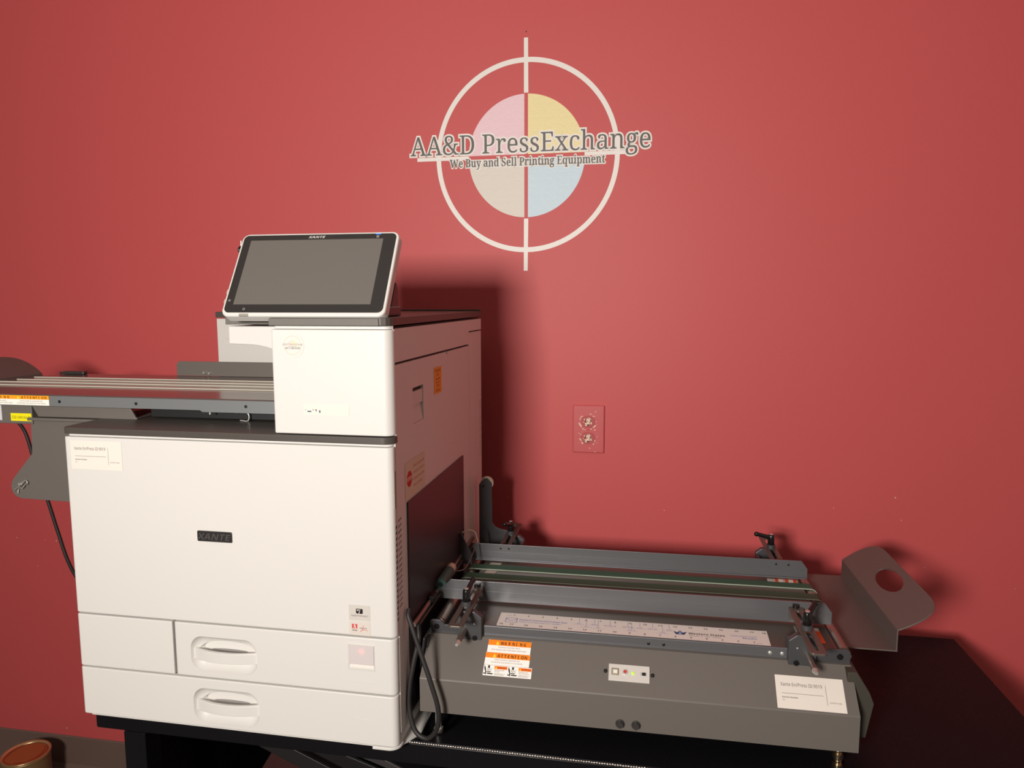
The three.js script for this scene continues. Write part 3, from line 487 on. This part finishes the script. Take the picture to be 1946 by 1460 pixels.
  // rear post with cream roller
  { const p = part(t, 'rear_post', prXY([[-.039, .862], [.05, .862], [.05, .898], [.012, .9035], [0, .908], [-.008, .918], [-.0095, 1.012], [-.019, 1.0225], [-.027, 1.0225], [-.039, 1.008]], ZM + .032, ZM + .036, .0008), M.bracket, 'dark upright post');
    part(p, 'idler_wheel', cyl([-.0215, 1.0105, ZM + .0245], [-.0215, 1.0105, ZM + .0312], .0152, .0152, 32), M.cream, 'cream idler wheel');
    part(p, 'post_screw', cyl([-.0285, 1.0045, ZM + .036], [-.0285, 1.0045, ZM + .0372], .0022), M.lever); }
  // transfer shaft and rollers beside the printer
  part(t, 'transfer_shaft', cyl([-.0465, .891, -.45], [-.0465, .888, .0], .004), M.rollerSteel, 'thin steel shaft');
  { const g = part(t, 'transfer_roller', cyl([-.041, .901, -.215], [-.041, .899, -.152], .0108, .0108, 24), M.rubber, 'green rubber roller'); part(g, 'roller_core', cyl([-.041, .899, -.153], [-.041, .899, -.1505], .0042), M.black); part(g, 'roller_collar', cyl([-.041, .9013, -.236], [-.041, .901, -.215], .0095), M.cream); }
  part(t, 'shaft_clamp', rbox(-.0485, -.0385, .884, .898, -.122, -.095, .002), M.black);
  part(t, 'transfer_bar', rbox(-.0490, -.0400, .8795, .883, -.44, -.01, .001), M.arm);
  part(t, 'connector_plate', prXY([[-.0485, .875], [-.022, .872], [-.022, .895], [-.045, .94], [-.0485, .94]], -.335, -.332, .0005), M.bracket);
  part(t, 'transfer_arm', tube([[-.034, .895, -.232], [-.022, .893, -.245], [-.018, .894, -.255], [-.014, .912, -.345]], .0013, 30, 8), M.arm);
  part(t, 'nylon_tie', tube([[-.048, .935, -.352], [-.036, .938, -.362], [-.025, .93, -.375], [-.02, .905, -.385]], .0016, 30, 8), M.cream);
  // levelling feet
  for (const [x, z] of [[-.008, -.008], [.642, -.018], [-.008, ZM + .03], [.642, ZM + .03]]) {
    const br = x > .3, f = part(t, 'levelling_foot', [cyl([x, TY + .002, z], [x, .7425, z], .0052, .0052, 16)], br ? M.brassy : M.steel, 'threaded levelling foot');
    part(f, 'foot_nut', [cyl([x, TY + .0002, z], [x, TY + .008, z], .0085, .0085, 6)].concat(br ? [cyl([x, TY + .018, z], [x, TY + .026, z], .0085, .0085, 6)] : []), br ? M.brassy : M.steel);
    if (br) part(f, 'thread', Array.from({ length: 9 }, (_, i) => new THREE.TorusGeometry(.0054, .0006, 6, 18).rotateX(Math.PI / 2).translate(x, TY + .010 + i * .0042, z)), M.brassy);
  }
  // screws and hex bolts
  for (const x of [.345, .370, .541, .560]) part(t, 'rail_screw', sph([x, .8585, -.0585], x < .4 ? .0026 : .0036, 1, 1, .5), x < .4 ? M.lever : M.steel);
  for (const x of [.301, .3265]) part(t, 'hex_bolt', [cyl([x, .752, .0098], [x, .752, .0115], .0075), cyl([x, .752, .0115], [x, .752, .016], .0062, .0058, 6)], std(lin(.1, .095, .09), .4, .7), 'hex head bolt');
  // sloped-face frame: s along x, v up the slope
  const SL = V(0, .8515 - .7995, -.0605), sv = SL.clone().normalize(), sn = V(0, .0605, .052).normalize();
  const onS = (x, y, lift = 0) => { const k = (y - .7995) / (.8515 - .7995); return [x + sn.x * lift, .7995 + SL.y * k + sn.y * lift, .01 + SL.z * k + sn.z * lift]; };
  const sticker = (x0, x1, y0, y1, lift = .0005, skew = 0) => sheet(onS(x0 + skew, y0, lift), onS(x1 + skew, y0, lift), onS(x1, y1, lift), onS(x0, y1, lift));
  const head = (g, x, y, w, h, word, fs, sp, tx) => { g.fillStyle = '#ff8a12'; g.beginPath(); g.roundRect(x, y, w, h + 18, 14); g.fill(); g.fillStyle = '#ffe22e'; g.beginPath(); g.moveTo(tx - 58, y + h - 8); g.lineTo(tx - 38, y + 10); g.lineTo(tx - 18, y + h - 8); g.fill(); g.fillStyle = '#33200f'; g.font = `bold ${fs}px sans-serif`; [...word].forEach((c, i) => g.fillText(c, tx + i * sp, y + h - 10)); };
  const body = (g, x, y, w, h, l1, l2) => { g.fillStyle = '#fffaf4'; g.fillRect(x, y, w, h - 10); g.beginPath(); g.roundRect(x, y, w, h, 14); g.fill(); g.fillStyle = '#77706c'; g.font = '22px sans-serif'; g.textAlign = 'center'; g.fillText(l1, x + w / 2, y + 28, w * .6); g.fillText(l2, x + w / 2, y + 58, w * .88); g.textAlign = 'left'; };
  part(t, 'warning_label', sticker(.0735, .148, .8345, .849, .0006, -.0005), std(0xffffff, .5, 0, { map: canvasTex(560, 146, g => { g.fillStyle = '#fffaf4'; g.fillRect(0, 0, 560, 146); head(g, 0, 0, 560, 62, 'WARNING', 50, 50, 160); body(g, 0, 62, 560, 84, 'HAZARDOUS MOVING PARTS', 'KEEP FINGERS AND OTHER BODY PARTS AWAY'); }) }), 'orange and white warning sticker');
  part(t, 'attention_label', sticker(.072, .1485, .8205, .8343, .0007, -.0005), std(0xffffff, .5, 0, { map: canvasTex(560, 146, g => { g.fillStyle = '#fffaf4'; g.fillRect(0, 0, 560, 146); head(g, 0, 0, 560, 62, 'ATTENTION', 52, 42, 150); body(g, 0, 62, 560, 84, 'PIÈCES MOBILES DANGEREUSES', 'ATTENTION AUX DOIGTS ET AUX MAINS'); }) }), 'orange and white attention sticker');
  part(t, 'hand_hazard_label', sticker(.0715, .1535, .8085, .8203, .0006, 0), std(0xffffff, .5, 0, { map: canvasTex(640, 140, g => {
    g.fillStyle = '#fffaf4'; g.fillRect(0, 0, 640, 140);
    for (const [x, w] of [[0, 'WARNING'], [320, 'ATTENTION']]) {
      g.fillStyle = '#ff7a20'; g.fillRect(x + 146, 8, 170, 40); g.fillStyle = '#6b2408'; g.font = 'bold 26px sans-serif'; g.fillText(w, x + 186, 38, 122); g.fillStyle = '#ffe22e'; g.beginPath(); g.moveTo(x + 156, 42); g.lineTo(x + 168, 16); g.lineTo(x + 180, 42); g.fill();
      g.fillStyle = '#5b5450'; g.font = '19px sans-serif'; g.fillText(w === 'WARNING' ? 'MOVING PARTS' : 'PRUDENCE EN', x + 148, 70, 160); g.fillText(w === 'WARNING' ? 'PRESENT' : 'PIÈCES MOBILES', x + 148, 90, 150); for (const y of [104, 114, 124]) g.fillRect(x + 148, y, 120 + (y % 3) * 16, 3);
      g.fillStyle = '#2f2a2a'; g.beginPath(); g.moveTo(x + 10, 6); g.lineTo(x + 30, 36); g.lineTo(x + 44, 100); g.lineTo(x + 44, 128); g.lineTo(x + 34, 128); g.lineTo(x + 28, 90); g.lineTo(x + 12, 50); g.fill(); g.fillRect(x + 58, 6, 26, 34); g.fillRect(x + 6, 104, 24, 16); g.fillRect(x + 54, 104, 76, 16); g.fillRect(x + 46, 84, 52, 12); g.lineWidth = 5; g.strokeStyle = '#2f2a2a'; g.beginPath(); g.moveTo(x + 60, 38); g.lineTo(x + 58, 70); g.lineTo(x + 76, 72); g.lineTo(x + 82, 40); g.moveTo(x + 88, 66); g.lineTo(x + 112, 44); g.moveTo(x + 92, 84); g.lineTo(x + 112, 74); g.stroke();
    }
  }) }), 'white pictogram sticker with crushed hand');
  part(t, 'asset_label', sticker(.544, .6465, .8015, .8355, .0006, -.0008), M.tag, 'white asset label');
  // connector panel, set into the slope
  { const cpn = part(t, 'connector_panel', (() => { const g = new RoundedBoxGeometry(.0665, .0275, .003, 2, .0006); g.applyMatrix4(new THREE.Matrix4().makeBasis(V(1, 0, 0), sv, sn).setPosition(...onS(.3138, .8235, .0006))); return g; })(), std(lin(.74, .71, .67), .35, .2), 'bare metal connector panel');
    const P = (x, v, l) => { const c = V(...onS(.3138, .8235, .002 + l)); return [c.x + x, c.y + sv.y * v, c.z + sv.z * v]; };
    const blk = (x, v, w, h, l, d, m, n, lab) => { const g = new RoundedBoxGeometry(w, h, d, 2, .0004); g.applyMatrix4(new THREE.Matrix4().makeBasis(V(1, 0, 0), sv, sn).setPosition(...P(x, v, l))); part(cpn, n, g, m, lab); };
    blk(-.0225, .0008, .0118, .0112, .0004, .0014, std(lin(.34, .30, .18), .4, .7), 'usb_socket', 'square metal socket');
    blk(-.0225, .0008, .0092, .0086, .0009, .0008, std(lin(.5, .46, .36), .5), 'usb_insert'); blk(-.0222, .0008, .0062, .0052, .0014, .0006, M.decalWhite, 'usb_tongue');
    part(cpn, 'signal_jack', cyl(P(-.0065, .0008, 0), P(-.0065, .0008, .0022), .0042), M.steel, 'round jack');
    part(cpn, 'jack_core', cyl(P(-.0065, .0012, .0022), P(-.0065, .0012, .0028), .0026), std(lin(.6, .04, .03), .4), 'red jack centre');
    part(cpn, 'status_lamp', sph(P(.0063, .0002, .0004), .0026), new THREE.MeshStandardMaterial({ color: lin(.3, .5, .02), emissive: new THREE.Color(.55, .8, .08), emissiveIntensity: .8, roughness: .4 }), 'lit green lamp');
    blk(.0232, -.0002, .0102, .0056, .0003, .0008, std(lin(.5, .47, .43), .4), 'switch_slot'); blk(.0238, -.0002, .0058, .0046, .0012, .0022, M.black, 'slide_switch', 'black slide switch');
    for (const x of [-.0385, .0378]) part(cpn, 'panel_screw', sph(P(x, x < 0 ? .0012 : -.0002, -.0012), .0031), M.lever); }
  // ruler on the deck
  part(t, 'ruler', [sheet([.0835, .8692, -.0605], [.5425, .8692, -.0605], [.5445, .8692, -.1155], [.0825, .8692, -.1155])], std(0xffffff, .5, 0, { map: canvasTex(2048, 244, (g, w, h) => {
    g.fillStyle = '#f3efe9'; g.fillRect(0, 0, w, h); g.fillStyle = '#8d837e'; const step = w / 18;
    for (let i = 0; i <= 18 * 8; i++) { const l = i % 8 === 0 ? 20 : i % 4 === 0 ? 14 : 8; g.fillRect(i * step / 8, 0, 1.6, l); g.fillRect(i * step / 8, h - l, 1.6, l); }
    g.fillStyle = '#3a3434'; g.font = 'bold 30px sans-serif'; g.textAlign = 'center';
    for (let i = 1; i < 18; i++) { g.fillText(String(i), i * step, 50); g.fillText(String(18 - i), i * step, h - 30); }
    g.fillText('18', w - 26, 50); g.fillText('18', 30, h - 30); g.textAlign = 'left';
    g.strokeStyle = '#6a7fbe'; g.lineWidth = 5; g.strokeRect(58, 92, 88, 74); g.beginPath(); g.moveTo(58, 92); g.bezierCurveTo(86, 150, 118, 150, 146, 92); g.stroke();
    g.fillStyle = '#6a7fbe'; g.font = 'bold 32px sans-serif'; g.fillText('Standard Commercial Envelope Sizes', 162, 122, 378); g.font = '27px sans-serif'; g.fillText('Contact us at www.wsel.com • samples', 162, 156, 330);
    for (const [x, y, s] of [[5.55, 90, '6¼'], [6.05, 130, 'A2'], [6.6, 90, '#6¾'], [6.85, 140, 'A6'], [7.65, 90, 'A7 No. 8'], [8.85, 90, '7¾ Mon'], [9.1, 140, 'No 9'], [9.65, 90, 'A10'], [10.5, 90, 'No 10'], [11.15, 140, '10½'], [11.6, 90, '#12']]) { g.fillRect(x * step, 14, 2.5, y - 14); g.font = '24px sans-serif'; g.textAlign = 'center'; g.fillText(s, x * step, y + 22); g.fillRect(x * step - 46, y + 28, 92, 2); }
    g.textAlign = 'left'; g.fillStyle = '#2c4a78'; g.beginPath(); g.moveTo(1350, 112); g.lineTo(1380, 130); g.lineTo(1400, 96); g.lineTo(1420, 130); g.lineTo(1450, 112); g.lineTo(1432, 164); g.lineTo(1368, 164); g.fill(); g.fillStyle = '#9fb6d6'; g.beginPath(); g.moveTo(1400, 100); g.lineTo(1414, 158); g.lineTo(1386, 158); g.fill();
    g.fillStyle = '#2f2a2c'; g.font = 'bold 44px sans-serif'; g.fillText('Western States', 1462, 150, 268); g.font = '16px sans-serif'; g.fillText('ENVELOPE   &   LABEL   company', 1466, 176, 262);
    g.fillStyle = '#6a7fbe'; g.font = '30px sans-serif'; g.fillText('Creative Envelope Solutions', 1772, 128, 190); g.font = 'bold 30px sans-serif'; g.fillText('Results', 1856, 160, 104); g.fillStyle = '#8d837e'; g.font = '14px sans-serif'; g.fillText('inches', 60, 56); g.fillText('inches', 1950, 222);
  }) }), 'white printed ruler');
  part(t, 'deck_label', sheet([.611, .8687, -.0855], [.611, .8687, -.143], [.634, .8687, -.143], [.634, .8687, -.0855].map(v => v)), std(0xffffff, .5, 0, { map: canvasTex(240, 100, g => { g.fillStyle = '#f4641a'; g.fillRect(0, 0, 240, 100); g.fillStyle = '#e6ded4'; g.fillRect(190, 0, 50, 100); g.save(); g.translate(186, 22); g.rotate(Math.PI); g.fillStyle = '#3c1606'; g.font = 'bold 34px sans-serif'; g.fillText('WARNING', 4, -14, 170); g.restore(); }) }), 'orange warning strip on the deck');
  part(t, 'belt_label', sheet([.585, .8687, -.349], [.643, .8687, -.349], [.645, .8687, -.366], [.586, .8687, -.366]), std(0xffffff, .5, 0, { map: canvasTex(200, 60, g => { g.fillStyle = '#c9bfb8'; g.fillRect(0, 0, 200, 60); g.fillStyle = '#e4572a'; for (const x of [52, 118, 172]) g.fillRect(x, 0, 22, 60); g.fillStyle = '#f2e6de'; for (const x of [74, 140]) g.fillRect(x, 0, 30, 60); }) }), 'red and white strip label');
  for (const g of [sheet([.012, .8687, -.298], [.034, .8687, -.298], [.036, .8687, -.315], [.014, .8687, -.315]), sheet([.004, .8687, -.07], [.016, .8687, -.07], [.014, .8687, -.145], [.0, .8687, -.145]), sheet([.012, .8687, -.349], [.036, .8687, -.349], [.038, .8687, -.362], [.014, .8687, -.362])]) part(t, 'deck_sticker', g, M.sticker);
  // end tray
  part(t, 'end_tray', trayGeo(.676, .755, -.456, -.118, .8505, 1), M.tray, 'bent grey end tray with oval hand hole');
}

// ================================================================= CABLES, CAN, THINGS UNDER THE TABLE
single('braided_cable', 'black braided cable looping down between printer and belt feeder', 'cable',
  tube([[-.3795, .922, .715], [-.3785, .914, .722], [-.373, .902, .726], [-.358, .864, .732], [-.336, .806, .738], [-.3245, .761, .738], [-.328, .728, .736], [-.346, .7062, .732], [-.366, .712, .728], [-.3795, .746, .722], [-.3805, .783, .718], [-.3745, .825, .712], [-.368, .868, .70], [-.372, .885, .69]], .0041, 160, 12), M.cable, [-.35, .703, .73]);
single('power_cord', 'thin black cord hanging on the red wall beside the printer', 'cable',
  tube([[-1.345, 1.235, .335], [-1.46, 1.225, .33], [-1.538, 1.165, .31], [-1.519, 1.135, .30], [-1.502, 1.111, .30], [-1.478, 1.02, .30], [-1.452, .938, .30], [-1.431, .863, .30], [-1.403, .776, .30], [-1.36, .67, .28], [-1.30, .4, .2], [-1.28, .1, .15], [-1.2, .008, .14], [-1.05, .006, .14]], .0042, 120, 10), M.cable, [-1.28, 0, .2]);
{
  const t = thing('paint_can', 'small paint can with coppery lid on floor by dark baseboard', 'can', [-1.757, 0, .126]);
  const L = (pts, x, z, s = 48) => new THREE.LatheGeometry(pts.map(p => new THREE.Vector2(...p)), s).translate(x, 0, z);
  part(t, 'can_body', L([[0, .0005], [.060, .0005], [.0625, .002], [.0610, .004], [.0610, .112], [.0632, .114], [.0632, .1165], [.0612, .1185]], -1.757, .126), std(lin(.26, .16, .07), .4, .3));
  part(t, 'rim', L([[.0585, .1165], [.0615, .1185], [.0632, .1215], [.0615, .1238], [.0585, .1215], [.0555, .119], [.0555, .1175]], -1.757, .126), std(lin(.75, .58, .3), .3, .85), 'gold rim');
  part(t, 'lid', L([[0, .1195], [.040, .1195], [.052, .1192], [.0555, .1185], [.0555, .117], [0, .117]], -1.757, .126), std(0xffffff, .45, .35, { map: canvasTex(256, 256, (g, w, h) => { g.fillStyle = '#b06a3c'; g.fillRect(0, 0, w, h); g.fillStyle = '#8c3a22'; for (let i = 0; i < 26; i++) { g.globalAlpha = .35; g.beginPath(); g.ellipse(rnd() * 256, 90 + rnd() * 100, 10 + rnd() * 34, 6 + rnd() * 16, rnd() * 3, 0, 7); g.fill(); } }) }), 'coppery lid smeared with red paint');
}
// the LED panel itself, on a tripod
{
  const t = thing('work_light', 'portable LED light panel on a black tripod stand', 'lamp', [LAMP.x, 0, LAMP.z]);
  const n = LAIM.clone().sub(V(LAMP.x, LAMP.y, LAMP.z)).normalize(), rx = V(0, 1, 0).cross(n).normalize(), up = n.clone().cross(rx);
  const mtx = new THREE.Matrix4().makeBasis(rx, up, n).setPosition(LAMP.x, LAMP.y, LAMP.z);
  part(t, 'housing', rbox(-.195, .195, -.16, .16, -.045, -.012, .006).applyMatrix4(mtx), M.black);
  part(t, 'light_panel', rbox(-.18, .18, -.145, .145, -.0118, -.006, .002).applyMatrix4(mtx), new THREE.MeshStandardMaterial({ color: 0x888888, emissive: new THREE.Color(1, .945, .875), emissiveIntensity: 3 }), 'lit diffuser panel');
  const b = V(LAMP.x, LAMP.y, LAMP.z).addScaledVector(n, -.06);
  part(t, 'pole', [cyl([b.x, .35, b.z], [b.x, LAMP.y - .16, b.z], .012), cyl([b.x, LAMP.y - .16, b.z], [b.x, LAMP.y, b.z + .0], .008)], M.black);
  for (let i = 0; i < 3; i++) { const a = i * 2.0944 + .4; part(t, 'leg', cyl([b.x, .55, b.z], [b.x + Math.cos(a) * .42, .012, b.z + Math.sin(a) * .42], .009), M.black); }
}
// lower shelf load
const bar = (px0, py0, px1, py1, z, w, mat, name, label, group) => {
  const q = (x, y) => { const d = camDir(x, y); return V(0, H, D).addScaledVector(d, (z - D) / d.z); };
  const a = q(px0, py0), b = q(px1, py1), dir = b.clone().sub(a).normalize(), top = a.clone().addScaledVector(dir, -.06), k = (.2162 - top.y) / dir.y, bot = top.clone().addScaledVector(dir, k);
  const L = top.distanceTo(bot), g = new RoundedBoxGeometry(L, w, .006, 2, .0012); g.rotateZ(Math.atan2(dir.y, dir.x)); const m = top.clone().add(bot).multiplyScalar(.5); g.translate(m.x, m.y + w * .5, z);
  return single(name, label, 'metal bar', g, mat, [m.x, .2162, z], group);
};
const barGrey = std(lin(.075, .068, .07), .4, .3), barDark = std(lin(.022, .02, .021), .4, .3);
bar(520, 1430, 577, 1460, .60, .03, barDark, 'flat_bar', 'narrow dark steel bar leaning next to the maroon board under table', 'flat bars under the table');
bar(556, 1432, 622, 1460, .57, .045, barDark, 'flat_bar', 'broad dark steel bar leaning between two other bars under table', 'flat bars under the table');
bar(640, 1440, 700, 1472, .55, .05, barGrey, 'flat_bar', 'wide lighter grey flat bar leaning on the shelf under the table', 'flat bars under the table');
single('storage_board', 'dull maroon board leaning under the table near the left leg', 'board', (() => { const g = new RoundedBoxGeometry(.10, .34, .012, 2, .002); g.rotateZ(-.55); g.translate(-.765, .40, .42); return g; })(), std(lin(.05, .014, .012), .55), [-.80, .2162, .42]);

renderer.render(scene, camera);
